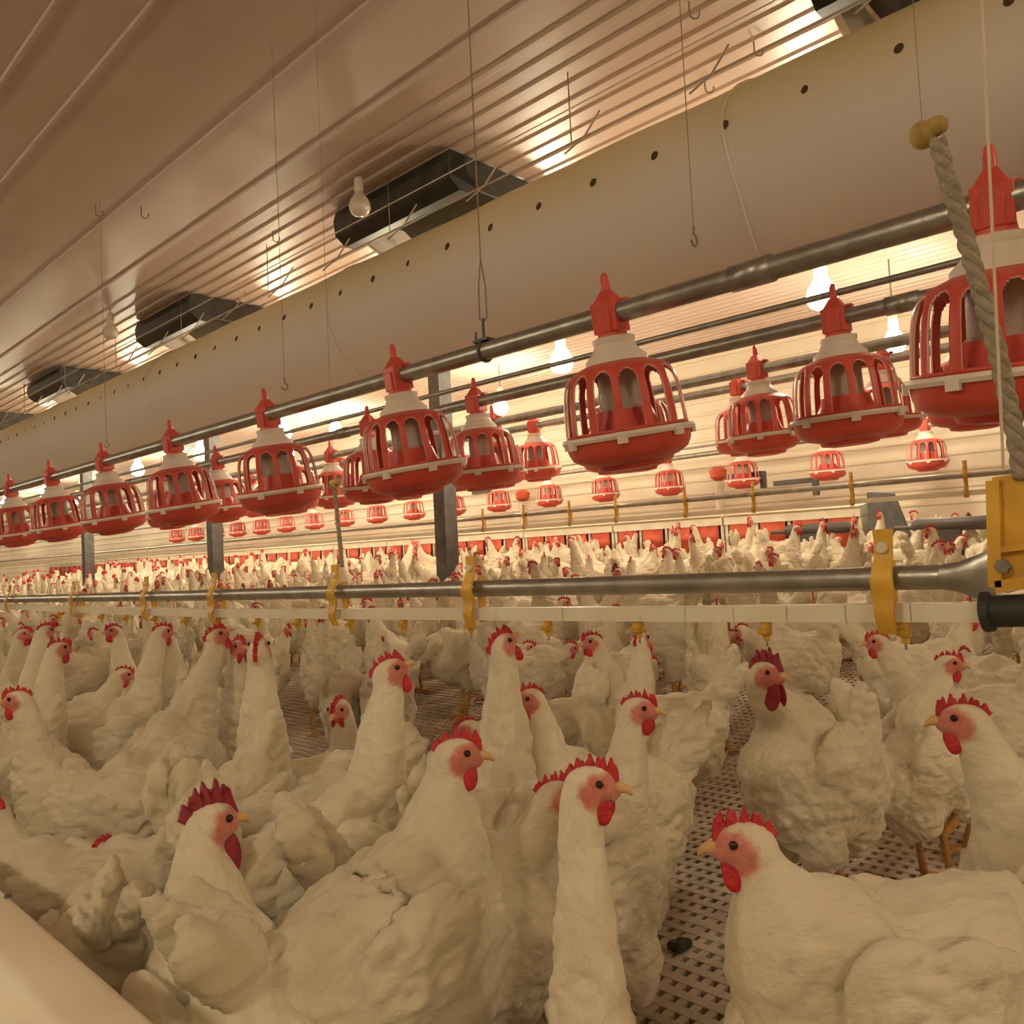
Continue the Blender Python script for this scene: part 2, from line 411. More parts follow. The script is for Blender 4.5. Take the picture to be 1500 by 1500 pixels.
# ------------------------------------------------------------------ pan feeders
def feeder():
    t = thing('pan_feeder', '', 'feeder')
    pan = MB().lathe([(.165, 0), (.160, -.035), (.150, -.055), (.125, -.070), (.09, -.078), (.085, -.090), (.05, -.096), (.0, -.096), (.0, -.090), (.08, -.08), (.12, -.060), (.145, -.045), (.155, -.01), (.158, 0)], 'red_plastic', 48)
    pn = obj('pan', pan, t)
    rim = MB().lathe([(.158, .004), (.172, .004), (.174, -.004), (.170, -.012), (.160, -.010)], 'white_plastic', 56, close=True)
    rb = rim
    for k in range(7):
        a = 2*math.pi*k/7; c = Vector((math.cos(a), math.sin(a), 0)); l = Vector((-c.y, c.x, 0))
        rb.bar(c*.171-l*.013+Vector((0, 0, -.012)), c*.171+l*.013+Vector((0, 0, -.012)), .010, .024, 'white_plastic')
    obj('rim', rb, t)
    prof = [(.160, .005), (.160, .02), (.159, .035), (.158, .05), (.157, .065), (.156, .08), (.154, .095), (.152, .11), (.149, .125), (.144, .14), (.137, .153), (.127, .163), (.112, .172), (.095, .179), (.075, .186), (.062, .192)]
    K = 14; sub = 20; prof = [p for a, b in zip(prof, prof[1:]) for p in (a, ((a[0]+b[0])/2, (a[1]+b[1])/2))]+[prof[-1]]; n = K*sub; vs = []; fs = []
    for r_, z in prof:
        for k in range(n): a = 2*math.pi*k/n; vs.append((r_*math.cos(a), r_*math.sin(a), z))
    for i in range(len(prof)-1):
        for k in range(n):
            u = abs(((k+.5) % sub)/sub-.5)*2         # 0 centre of window
            zc = (prof[i][1]+prof[i+1][1])/2
            lim = .70 if zc < .125 else .70*math.sqrt(max(0, 1-((zc-.125)/.034)**2))
            if zc > .016 and zc < .16 and u < lim: continue
            fs.append((i*n+k, i*n+(k+1) % n, (i+1)*n+(k+1) % n, (i+1)*n+k))
    g = MB(); g.mi('red_plastic'); g.mi('lit_edge'); g.add(vs, fs, 'red_plastic')
    go = obj('grille', g, t)
    sm = go.modifiers.new('s', 'SOLIDIFY'); sm.thickness = .005; sm.material_offset_rim = 1; sm.offset = -1
    obj('feed_tube', MB().lathe([(.055, .19), (.058, .07), (.068, .06), (.070, .02), (.03, -.02)], 'grey_tube', 24), t)
    obj('feed_cone', MB().lathe([(.072, .062), (.078, .04), (.10, -.01), (.11, -.05)], 'red_plastic', 28), t)
    obj('cone', MB().lathe([(.082, .184), (.080, .196), (.060, .215), (.052, .232), (.056, .240), (.056, .248), (.045, .252)], 'white_plastic', 32), t)
    c = MB()
    c.lathe([(.040, .250), (.036, .272), (.030, .285)], 'red_plastic', 20)
    c.box((-.034, -.036, .262), (.034, .036, .340), 'red_plastic')
    c.box((-.040, -.020, .262), (.040, .020, .322), 'red_plastic')
    c.add([(-.03, -.03, .34), (.03, -.03, .34), (.03, .03, .34), (-.03, .03, .34), (-.012, -.012, .372), (.012, -.012, .372), (.012, .012, .372), (-.012, .012, .372)],
          [(0, 1, 5, 4), (1, 2, 6, 5), (2, 3, 7, 6), (3, 0, 4, 7), (4, 5, 6, 7)], 'red_plastic')
    c.lathe([(.013, .365), (.012, .392), (.009, .410), (.004, .418)], 'red_plastic', 12)
    c.box((.0, -.05, .335), (.03, -.03, .345), 'red_plastic')
    cl = obj('clamp', c, t)
    bv = cl.modifiers.new('b', 'BEVEL'); bv.width = .003; bv.segments = 2
    return t
fd = feeder()
rows = [('nearest feed pipe', 1.76, .38, .87, 9, EYE+.29, R(-9), 1.0),
        ('second feed pipe', 2.75, .19, .87, 8, EYE+.39, R(-6), 1.06),
        ('third feed pipe', 3.55, .88, .87, 8, EYE+.47, R(-5), 1.0),
        ('fourth feed pipe', 4.4, 1.49, .81, 9, EYE+.575, R(-5), 1.0),
        ('feed pipe along the far wall', 7.6, 2.27, .87, 18, EYE+.59, R(-3), 1.0)]
first = True
for (nm, X, ya, sp, n, z, tilt, sc) in rows:
    for i in range(n):
        o = fd if first else dup(fd)
        first = False
        rr = random.Random(i*31+int(X*10))
        o.location = (X+rr.uniform(-.006, .006), ya+sp*i, z); o.rotation_euler = (rr.uniform(-.02, .02), tilt, rr.uniform(0, .4)-.2)
        o.scale = (sc, sc, sc)
        if nm.startswith('feed'): lb = 'red and white pan feeder on the far wall pipe, %s from the right' % ORD[i]
        else: lb = 'red slotted pan feeder on the %s, %s from the right' % (nm, ORD[i])
        
        o['label'] = lb; o['group'] = 'pan feeders on the '+nm
PR = {0: .027, 1: .026, 2: .025, 3: .025, 4: .026}
for k, (nm, X, ya, sp, n, z, tilt, sc) in enumerate(rows):
    pz = z+.305*sc; px = X+.305*sc*math.sin(tilt)
    t = thing('feed_pipe', 'galvanised %s carrying red pan feeders' % ('feed pipe nearest the viewer,' if k == 0 else nm), 'pipe', (px, 0, pz), group='galvanised feed pipes')
    obj('pipe', MB().tube([(0, -1.5+j*2, 0) for j in range(19)], PR[k], 'galvanised', 20), t)
    cp = MB().tube([(0, -.05, 0), (0, .05, 0)], PR[k]+.004, 'galvanised', 20).mesh('coupling')
    for j in range(6): obj('coupling', cp, t, (0, .85+3.05*j, 0))
    if k in (1, 3, 4):
        obj('support_tube', MB().tube([(0, -1.5+j*2, .085) for j in range(17)], .012, 'galvanised', 12), t)

# suspension wires of the near feed pipe and hooks
def wire_hook(px, ptop, pbot, X, lb, loops=False):
    a = at_x(px, pbot, X); top = CZ
    t = thing('suspension_wire', lb, 'wire', (a.x, a.y, a.z), group='wires and hooks under the ceiling')
    obj('wire', MB().tube([(0, 0, .03), (0, 0, CZ-a.z)], .0012, 'wire', 6), t)
    hk = [(.0, 0, .035)]+[(.014*math.sin(u), 0, .014*math.cos(u)-.0) for u in [x*.35 for x in range(0, 14)]]
    obj('hook', MB().tube(hk, .003, 'wire', 6), t)
    return t
wire_hook(1017, 220, 352, 1.73, 'thin wire ending in a small hook, right of the middle of the duct')
wire_hook(417, 430, 566, 1.73, 'thin wire ending in a small hook above the third near feeder')
wire_hook(156, 560, 652, 1.73, 'thin wire hook above the small feeders at far left')
def pipe_hanger():
    a = at_x(710, 505, 1.713); z = rows[0][5]+.305
    t = thing('pipe_hanger', 'looped wire and steel clamp holding the near feed pipe in front of duct', 'hanger', (1.713, a.y, z))
    h = CZ-z
    obj('wire', MB().tube([(0, 0, .28), (0, 0, h)], .0022, 'wire', 6), t)
    lp_ = [(0, .0, .28), (0, .014, .20), (0, .016, .10), (0, 0, .09), (0, -.016, .10), (0, -.014, .20), (0, 0, .28)]
    obj('loop', MB().tube(lp_, .0025, 'wire', 6), t)
    obj('clamp', MB().box((-.02, -.03, .028), (.02, .03, .036), 'dark_steel').tube([(0, 0, .03), (0, 0, .10)], .006, 'dark_steel', 8).tube([(.0, .035, .03), (.0, .035, .065)], .004, 'dark_steel', 8).tube([(0.03*math.cos(u), 0, .03*math.sin(u)) for u in [k*.35 for k in range(19)]], .005, 'dark_steel', 6), t)
pipe_hanger()
hooks = [(140, 312, 'small black hook on the ceiling at upper left, left of a pair'), (207, 315, 'small black hook on the ceiling at upper left, right of a pair'),
         (400, 350, 'black hook on the ceiling by the bright streak above the second inlet'), (503, 358, 'hook on the ceiling below the unlit bulb, left of the large inlet'),
         (1010, 20, 'dark hook on the ceiling at the top of the photo'), (1105, 75, 'curved dark hook on the ceiling above the duct at upper right'),
         (1033, 130, 'thin hook on the ceiling just above the duct at right')]
for px, py, lb in hooks:
    a = at_z(px, py, CZ-.05)
    hk = MB().tube([(0, 0, .05), (0, 0, .0)]+[(.02-.02*math.cos(u), 0, -.02*math.sin(u)) for u in [x*.3 for x in range(0, 11)]]+[(.04, .0, .012)], .0035, 'wire', 6)
    o = obj('ceiling_hook', hk, None, (a.x, a.y, CZ-.05)); o.rotation_euler.z = R(-40); tag(o, lb, 'hook', 'hooks on the ceiling')

# ------------------------------------------------------------------ posts, nests, far equipment
for i, (px, wd) in enumerate(((650, .12), (312, .12), (126, .12))):
    a = at_x(px, 700, 4.05)
    o = obj('steel_post', MB().box((-.06, -.06, 0), (.06, .06, CZ-floor_z(4.05)), 'post_steel'), None, (4.05, a.y, floor_z(4.05)), smooth=False)
    tag(o, ['dark grey steel post behind the middle near feeder', 'dark grey steel post between the third and fourth near feeders', 'dark grey steel post farthest away at left'][i], 'post', 'dark steel posts')
NX = 6.5
def nests():
    zf = floor_z(NX)
    def unit():
        t = thing('nest_box', '', 'nest box', group='nest boxes with red curtains')
        b = MB().box((0, 0, 0), (.5, 1.18, .30), 'pvc_white').box((-.02, 0, .48), (.52, 1.18, .56), 'pvc_white').box((.45, 0, .3), (.5, 1.18, .48), 'wall_panel')
        for y in (0, .29, .58, .87, 1.155): b.box((0, y, .3), (.5, y+.025, .5), 'pvc_white')
        obj('cabinet', b, t, smooth=False)
        for j in range(4):
            c = MB(); n = 6; vs = []
            for z in (.49, .25):
                for k in range(n+1): vs.append((-.012-.008*math.sin(k*2.1+j), .04+.29*j+.22*k/n, z))
            c.add(vs, [(k, k+1, n+2+k, n+1+k) for k in range(n)], 'curtain_red')
            o = obj('curtain', c, t); o.modifiers.new('s', 'SOLIDIFY').thickness = .004
        obj('roof', MB().add([(-.05, 0, .56), (-.05, 1.18, .56), (.25, 0, .60), (.25, 1.18, .60), (.55, 0, .56), (.55, 1.18, .56)], [(0, 1, 3, 2), (2, 3, 5, 4), (0, 2, 4), (1, 5, 3), (0, 4, 5, 1)], 'wall_panel'), t, smooth=False)
        return t
    u = unit()
    for i in range(16):
        o = u if i == 0 else dup(u)
        o.location = (NX, 2.45+1.2*i, zf)
        o['label'] = 'white nest box with red curtains behind the flock, %s from its right end' % ORD[i]
nests()
zf = floor_z(NX)
t = thing('gable_plate', 'grey triangular steel end plate at the right end of the nest row', 'end plate', (NX-.02, 2.36, zf))
obj('plate', MB().add([(0, -.01, -.01), (0, .03, -.01), (0, .03, .66), (0, -.01, .66), (0, -.22, -.01), (.5, -.01, -.01), (.5, .03, -.01), (.5, .03, .66), (.5, -.01, .66), (.5, -.22, -.01)],
    [(0, 3, 4), (5, 9, 8), (0, 4, 9, 5), (3, 8, 9, 4), (0, 1, 2, 3), (5, 8, 7, 6), (1, 6, 7, 2), (2, 7, 8, 3), (0, 5, 6, 1)], 'post_steel'), t, smooth=False)
def motor(px, py, X, L, lb):
    a = at_x(px, py, X)
    t = thing('drive_motor', lb, 'motor', tuple(a), group='drive motors by the nests')
    obj('housing', MB().tube([(0, -L, 0), (0, -L*.9, 0), (0, L*.6, 0), (0, L*.7, 0)], [.03, .040, .040, .028], 'dark_steel', 20), t)
    obj('shaft', MB().tube([(0, L*.7, -.01), (0, L*1.1, -.01)], .013, 'dark_steel', 12), t)
    obj('stand', MB().box((-.03, -L*.3, -.35), (.03, L*.3, -.03), 'dark_steel'), t, smooth=False)
motor(1190, 775, 5.6, .28, 'dark grey drive motor standing left of the grey triangular plate')
motor(1385, 768, 5.2, .26, 'dark grey drive motor right of the grey triangular plate')
for i, (px, py) in enumerate(((1118, 702), (1195, 712), (725, 725))):
    a = at_x(px, py, 7.7)
    o = obj('wall_bracket', MB().bar((0, 0, .06), (0, .42, .06), .04, .05, 'dark_steel').bar((0, 0, .08), (0, 0, -.09), .05, .05, 'dark_steel'), None, tuple(a), smooth=False)
    tag(o, ['dark angle bracket under the far wall feeder, left of a pair at right', 'dark angle bracket under the far wall feeder, right of a pair at right', 'dark angle bracket on the far wall in the middle'][i], 'bracket', 'dark brackets on the far wall')
for i, (px, py) in enumerate(((1053, 705), (766, 735))):
    a = at_x(px, py, 8.15)
    t = thing('water_regulator', ['red-topped white tube on the far wall right of middle', 'red-topped white tube on the far wall in the middle'][i], 'regulator', tuple(a))
    obj('cap', MB().lathe([(.03, 0), (.09, .04), (.10, .12), (.05, .16)], 'curtain_red', 16), t)
    obj('tube', MB().lathe([(.05, 0), (.05, -.32), (.03, -.34)], 'bulb_off', 16), t)

# ------------------------------------------------------------------ drinker lines
def S_hanger(z_top, z_silver, z_white, X, y, w_=.026):   # yellow wavy strap
    mb = MB(); zs = [z_top-(z_top-z_white+.022)*k/16 for k in range(17)]
    n = 0; vs = []
    for z in zs:
        bulge = .014*math.exp(-((z-z_silver)/.018)**2)+.012*math.exp(-((z-z_white)/.02)**2)
        for dx in (-.004, .001):
            for s in (-1, 1): vs.append((-.006-bulge+dx, s*w_/2*(1+.12*math.sin((z-z_top)*70)), z))
    fs = []
    for k in range(16):
        a = k*4; b = a+4
        fs += [(a, a+1, b+1, b), (a+2, b+2, b+3, a+3), (a, b, b+2, a+2), (a+1, a+3, b+3, b+1)]
    fs += [(0, 2, 3, 1), (64, 65, 67, 66)]
    mb.add(vs, fs, 'yellow_plastic')
    # clip wrapping both pipes behind
    mb.bar((.014, 0, z_silver+.02), (.014, 0, z_white-.014), w_*.6, .004, 'yellow_plastic')
    mb.tube([(-.016, 0, z_top-.02), (-.004, 0, z_top-.02)], .006, 'pvc_white', 10)
    return mb
LX = .95
def zline(pts):
    return [at_x(px, py, LX) for px, py in pts]
sil = zline([(-60, 880), (0, 878), (150, 875), (300, 872), (500, 867), (700, 862), (1000, 855), (1200, 850), (1380, 845)])
whi = zline([(-60, 886), (0, 888), (150, 894), (300, 898), (500, 899), (700, 899), (1000, 899), (1200, 898), (1445, 896)])
def interp(pts, y):
    ps = sorted(pts, key=lambda p: p.y)
    for a, b in zip(ps, ps[1:]):
        if a.y <= y <= b.y: u = (y-a.y)/(b.y-a.y); return a.z*(1-u)+b.z*u
    return ps[0].z if y < ps[0].y else ps[-1].z
def smoothline(pts, n=60):
    ys = np.linspace(pts[-1].y, pts[0].y, n); c = [interp(pts, y) for y in ys]
    for _ in range(3): c = [c[0]]+[(c[i-1]+2*c[i]+c[i+1])/4 for i in range(1, n-1)]+[c[-1]]
    return [Vector((LX, float(y), z)) for y, z in zip(ys, c)]
sil_s = smoothline(sil); whi_s = smoothline(whi)
a = sil_s[0]
t = thing('stabiliser_tube', 'grey galvanised tube with a flattened end, above the white drinker pipe', 'pipe', tuple(a))
obj('tube', MB().tube([p-a for p in sil_s], .0135, 'galvanised', 18, lat=(1, 0, 0)), t)
e = at_x(1458, 846, LX)
pts = [Vector((0, 0, 0)), (e-a)*.35, (e-a)*.7, (e-a)]
obj('flattened_end', MB().tube(pts, [(.0135, .0135), (.010, .0165), (.005, .024), (.003, .031)], 'galvanised', 18, lat=(1, 0, 0)), t)
b = whi_s[0]
t = thing('drinker_pipe', 'long square white plastic drinker pipe crossing the photo above the near hens', 'pipe', tuple(b))
wp = MB()
for p, q in zip(whi_s, whi_s[1:]): wp.bar(p-b, q-b+(q-p)*.01, .020, .020, 'pvc_white')
obj('pipe', wp, t, smooth=False)
np_pix = [1325, 1122, 936, 803, 690, 592, 515, 437, 378, 320, 273, 228, 186, 150, 118, 88]
for px in np_pix:
    q = at_x(px, 915, LX); z = interp(whi_s, q.y)-.010
    n_ = MB().lathe([(.006, .002), (.007, -.004), (.007, -.016), (.0045, -.018), (.004, -.024)], 'yellow_plastic', 12).bar((-.012, 0, -.012), (.004, 0, -.006), .012, .006, 'yellow_plastic')
    nn = obj('nipple', n_, t, Vector((LX, q.y, z))-b); obj('pin', MB().tube([(0, 0, -.022), (0, 0, -.031)], .0015, 'galvanised', 6), nn)
e1 = at_x(1440, 896, LX)
t = thing('hose_sleeve', 'black ribbed rubber sleeve on the right end of the white drinker pipe', 'hose', tuple(e1))
d = (at_x(1530, 893, LX)-e1)
obj('sleeve', MB().tube([d*k/12 for k in range(13)], .0165, 'rubber_black', 20), t)
obj('collar', MB().tube([-d*.04, d*.01, d*.05, d*.16, d*.17], [.013, .021, .0215, .0205, .017], 'rubber_black', 20), t)
hang = [1305, 700, 500, 322, 222, 115, 20]
for i, px in enumerate(hang):
    q = at_x(px, 860, LX); zs = interp(sil_s, q.y); zw = interp(whi_s, q.y)
    ztop = zs+.055
    o = obj('pipe_hanger', S_hanger(ztop-q.z, zs-q.z, zw-q.z, LX, q.y, .021), None, (LX-.006, q.y, q.z), smooth=True)
    tag(o, 'yellow plastic strap clipping grey tube to white drinker pipe, %s from the right' % ORD[i], 'hanger', 'yellow straps on the near drinker line')
# big yellow bracket at the right edge with bolt
q = at_x(1492, 780, LX)
t = thing('end_bracket', 'large yellow plastic bracket with bolt at the right edge', 'bracket', tuple(q))
def P(px, py, dx=0): v = at_x(px, py, LX)-q; v.x += dx; return v
out = [(1458, 700), (1462, 860), (1520, 852), (1520, 700), (1484, 696)]
n = len(out); vs = [P(*o, dx=-.014) for o in out]+[P(*o, dx=-.006) for o in out]
obj('plate', MB().add(vs, [tuple(range(n)), tuple(range(2*n-1, n-1, -1))]+[(i, n+i, n+(i+1) % n, (i+1) % n) for i in range(n)], 'yellow_plastic').bar(P(1462, 705, -.018), P(1466, 858, -.018), .010, .012, 'yellow_plastic').bar(P(1466, 805, -.018), P(1520, 798, -.018), .008, .006, 'yellow_plastic').bar(P(1466, 858, -.018), P(1520, 850, -.018), .010, .012, 'yellow_plastic'), t, smooth=False)
obj('bolt', MB().tube([P(1476, 828, -.024), P(1476, 828, -.010)], .0075, 'galvanised', 6), t, smooth=False)
# rope with knob at right
def rope(pts_px, r_, X, lb, knob_px, kr, twist=True):
    path = [at_x(px, py, X) for px, py in pts_px]
    t = thing('suspension_rope', lb, 'rope', tuple(path[-1])); o0 = path[-1]
    # resample
    N = 200; L = [0]
    for a_, b_ in zip(path, path[1:]): L.append(L[-1]+(b_-a_).length)
    def pos(s):
        for k in range(len(L)-1):
            if s <= L[k+1]: u = (s-L[k])/(L[k+1]-L[k]); return path[k].lerp(path[k+1], u)
        return path[-1]
    mb = MB()
    for st in range(3):
        pts = []
        for i in range(N+1):
            s = L[-1]*i/N; p_ = pos(s); an = s/(r_*6.0)*2*math.pi+st*2.094
            pts.append(p_-o0+Vector((math.cos(an)*r_*.5, math.sin(an)*r_*.5, 0)))
        mb.tube(pts, r_*.56, 'rope', 8)
    obj('rope', mb, t, sharp=0)
    k = at_x(*knob_px, X)-o0
    obj('pulley', MB().ell(k, (kr, kr*.8, kr*.85), 'knob', None, 16, 10).ell(k+Vector((0, -kr*.8, kr*.25)), (kr*.7, kr*.7, kr*.6), 'knob', None, 14, 8), t)
    obj('cord', MB().tube([k, Vector((k.x, k.y, CZ-o0.z))], .0005, 'wire', 6), t)
rope([(1372, 205), (1385, 250), (1410, 335), (1440, 440), (1462, 520), (1484, 620), (1498, 700)], .0088, LX-.02, 'thick twisted grey rope with a yellow pulley at its top, hanging at right', (1352, 198), .017)
rope([(490, 714), (494, 755), (501, 830)], .0045, LX, 'thin rope with an olive pulley above the third yellow strap', (489, 709), .011)
c0 = at_x(1470, 690, .85); c1 = at_x(1438, 0, .85)
o = obj('pull_cord', MB().tube([(0, 0, 0), (c1-c0)*.5, (c1-c0)*1.6], .0014, 'cord', 6), None, tuple(c0)); tag(o, 'thin pale cord hanging straight in front of the rightmost feeder', 'cord')
# second drinker line
X2 = 4.3; z2 = EYE+.245
t = thing('stabiliser_tube', 'thin grey tube of the second drinker line, beyond the flock', 'pipe', (X2, 0, z2))
obj('tube', MB().tube([(0, -.2+2*k, 0) for k in range(14)], .014, 'galvanised', 12), t)
t = thing('drinker_pipe', 'second white drinker pipe above the distant hens', 'pipe', (X2, 0, z2-.085))
obj('pipe', MB().box((-.012, -.2, -.012), (.012, 26, .012), 'pvc_white'), t, smooth=False)
sh = S_hanger(.07, 0, -.085, 0, 0, .02).mesh('pipe_hanger')
for i, px in enumerate((1418, 1250, 1105, 1005, 903, 835, 768, 708)):
    q = at_x(px, 730, X2)
    o = obj('pipe_hanger', sh, None, (X2-.006, q.y, z2)); tag(o, 'small yellow strap on the second drinker line, %s from the right' % ORD[i], 'hanger', 'yellow straps on the far drinker line')
X3 = 6.15; z3 = EYE+.22
t = thing('perch_rail', 'long cream rail in front of the nest boxes', 'rail', (X3, 0, z3))
obj('rail', MB().tube([(0, 2.4, 0), (0, 26, 0)], .016, 'pvc_white', 10), t)
# cream board at lower left
p0 = at_z(0, 1290, .42)
t = thing('partition_board', 'cream rounded board edge close to the viewer at lower left', 'board', (p0.x, 0, 0))
prof = [(0, 0), (0, .405), (-.004, .415), (-.012, .42), (-.045, .420), (-.055, .415), (-.062, .400), (-.075, .392), (-.24, .392), (-.25, .385), (-.25, 0)]
n = len(prof); vs = [(a_, y, z) for y in (-.6, 3.2) for a_, z in prof]
obj('board', MB().add(vs, [tuple(range(n))[::-1], tuple(range(n, 2*n))]+[(i, (i+1) % n, n+(i+1) % n, n+i) for i in range(n)], 'cream_board'), t)
q = at_z(12, 1311, .422); obj('nail', MB().ell((q.x-p0.x, q.y, .421), (.004, .004, .002), 'dark_steel', None, 10, 6), t)
for i, (px, py, s_) in enumerate(((993, 1383, .03), (1385, 1128, .022))):
    a_ = at_z(px, py, .004)
    mb = MB()
    for k in range(6): mb.ell((random.uniform(-s_, s_)*.6, random.uniform(-s_, s_)*.6, .004), (s_*.45, s_*.35, .009), 'droppings', None, 10, 6)
    o = obj('dropping', mb, None, tuple(a_)); tag(o, ['dark clump of droppings on the slats in the lower right foreground', 'small dark clump on the slats left of the right edge hen'][i], 'droppings')

# ------------------------------------------------------------------ hens
def crom(P_, n):
    out = []
    for i in range(len(P_)-1):
        p0_, p1, p2, p3 = P_[max(i-1, 0)], P_[i], P_[i+1], P_[min(i+2, len(P_)-1)]
        for k in range(n):
            u = k/n; out.append(.5*((2*p1)+(-p0_+p2)*u+(2*p0_-5*p1+4*p2-p3)*u*u+(-p0_+3*p1-3*p2+p3)*u**3))
    out.append(P_[-1]); return out
def hen_proto(seed, hp=(.16, 0, .50), hyaw=0, hpitch=0, pitch=0, tail=60, fat=1.0, voxel=.0055, cock=False, detail=True, neckw=1.0, comb=1.0, legs=True, crouch=0):
    """facing +X, feet on z=0; hp head centre, hyaw/hpitch where the beak points"""
    rnd = random.Random(seed); cr = crouch
    T = [(x*.9, z, a_, b_) for x, z, a_, b_ in [(-.150, .345, .022, .035), (-.112, .315, .052, .070), (-.05, .275, .071, .098), (.015, .255, .076, .108), (.066, .268, .066, .096), (.092, .305, .050, .070)]]
    c = Vector((0, 0, .25)); rot = Matrix.Rotation(-R(pitch), 3, 'Y')
    def tr(x, y, z): return rot@(Vector((x, y, z))-c)+c-Vector((0, 0, cr))
    P_ = []
    for x, z, a_, b_ in T:
        v = tr(x, 0, z); P_.append(np.array([v.x, v.y, v.z, a_*fat, b_*fat]))
    H = Vector(hp); base = Vector(P_[-1][:3])
    hd = Vector((math.cos(R(hyaw))*math.cos(R(hpitch)), math.sin(R(hyaw))*math.cos(R(hpitch)), math.sin(R(hpitch))))
    hl = Vector((0, 0, 1)).cross(hd).normalized(); hu = hd.cross(hl)
    HR = Matrix((hd, hl, hu)).transposed()
    nt_ = H-hd*.012-hu*.020
    d1 = rot@Vector((.55, 0, .85)); L = (nt_-base).length
    n1 = base+d1.normalized()*L*.36; n1 = n1.lerp(base.lerp(nt_, .36), .35)
    n2 = base.lerp(nt_, .70).lerp(n1.lerp(nt_, .55), .6)
    P_.append(np.array([*n1, .037*neckw, .043*neckw])); P_.append(np.array([*n2, .028*neckw, .031*neckw]))
    P_.append(np.array([*nt_, .0215, .024])); P_.append(np.array([*(H+hu*.004-hd*.002), .021, .021])); 
    pts = crom(P_, 6)
    mb = MB()
    mb.tube([Vector(p_[:3]) for p_ in pts], [(max(p_[3], .006), max(p_[4], .006)) for p_ in pts], 'feathers', 22, lat=(0, 1, 0))
    mb.ell(H, (.0285, .0185, .021), 'feathers', HR, 16, 10)
    mb.ell(H+hd*.016-hu*.005, (.0155, .012, .012), 'feathers', HR, 12, 8)
    # tail feathers
    rump = tr(-.108, 0, .322)
    for k in range(7):
        s_ = (k-3)/3; ta = R(tail+pitch+rnd.uniform(-9, 9)-abs(s_)*8)
        dr = Vector((-math.cos(ta), s_*.16, math.sin(ta))).normalized(); ln = .074+.020*rnd.random()-.012*abs(s_)
        ly = Vector((0, 1, 0)); ly = (ly-dr*dr.dot(ly)).normalized(); w3 = dr.cross(ly)
        Rm = Matrix((dr, ly, w3)).transposed()
        mb.ell(rump+dr*ln*.9+Vector((0, s_*.012, 0)), (ln, .009, .022), 'feathers', Rm, 12, 8)
    v = tr(-.045, 0, .300); mb.ell(v, (.088, .062*fat, .052), 'feathers', Matrix.Rotation(R(-pitch), 3, 'Y'), 16, 10)
    v = tr(.055, 0, .325); mb.ell(v, (.062, .050*fat, .052), 'feathers', Matrix.Rotation(R(-pitch-35), 3, 'Y'), 16, 10)
    # fluffy rear and thighs
    v = tr(-.078, 0, .250); mb.ell(v, (.064, .066*fat, .086), 'feathers', None, 16, 10)
    for s_ in (-1, 1):
        v = tr(.0, s_*.036, .185); mb.ell(v, (.042, .032, .066), 'feathers', None, 14, 8)
        # wing: overlapping lobes, tip pointing back
        for (x, z, a_, b_, o_) in ((.034, .298, .054, .056, .062), (-.018, .290, .070, .060, .064), (-.050, .288, .060, .044, .054), (-.044, .264, .056, .036, .057)):
            v = tr(x, s_*o_*fat*(.98+.04*rnd.random()), z)
            Rm = Matrix.Rotation(R(-5-pitch+rnd.uniform(-5, 5)), 3, 'Y')@Matrix.Rotation(R(s_*7), 3, 'Z')
            mb.ell(v, (a_, .014, b_), 'feathers', Rm, 16, 10)
    me0 = mb.mesh('tmp', False); o = bpy.data.objects.new('tmp', me0); COL.objects.link(o)
    m_ = o.modifiers.new('r', 'REMESH'); m_.mode = 'VOXEL'; m_.voxel_size = voxel; m_.adaptivity = 0
    s2 = o.modifiers.new('s', 'SMOOTH'); s2.iterations = 3; s2.factor = .5
    dg = bpy.context.evaluated_depsgraph_get(); me = bpy.data.meshes.new_from_object(o.evaluated_get(dg))
    bpy.data.objects.remove(o); bpy.data.meshes.remove(me0)
    nv = len(me.vertices); co = np.empty(nv*3); me.vertices.foreach_get('co', co); co = co.reshape(-1, 3)
    no = np.empty(nv*3); me.vertices.foreach_get('normal', no); no = no.reshape(-1, 3)
    dH = np.linalg.norm(co-np.array(H), axis=1); wgt = np.clip((dH-.04)/.12, 0, 1)
    so = Vector((seed*3.7, seed*1.3, 0))
    disp = np.array([noise.noise(Vector(p_)*15+so)*.0080+abs(noise.noise(Vector((p_[0]*22, p_[1]*44, p_[2]*36))+so))*.0105+abs(noise.noise(Vector((p_[0]*55, p_[1]*110, p_[2]*80))+so))*.0055 for p_ in co])
    co = co+no*(disp*wgt)[:, None]
    # gather to python lists
    fs = [tuple(p_.vertices) for p_ in me.polygons]; bpy.data.meshes.remove(me)
    ctr = H+hd*.014-hu*.004
    out = MB(); kf = out.mi('feathers')
    out.v = [tuple(v) for v in co]; out.f = fs
    rel = co-np.array(H); lx = rel@np.array(hd); ly_ = rel@np.array(hl); lz = rel@np.array(hu)
    red = np.sqrt(((lx-.013)/.0225)**2+((lz+.004)/.0195)**2)+np.array([noise.noise(Vector(p_)*150) for p_ in rel*1.0])*.18
    skin = np.clip((1.08-red)/.22, 0, 1)*(np.abs(ly_) < .045)
    out.m = [kf]*len(fs)
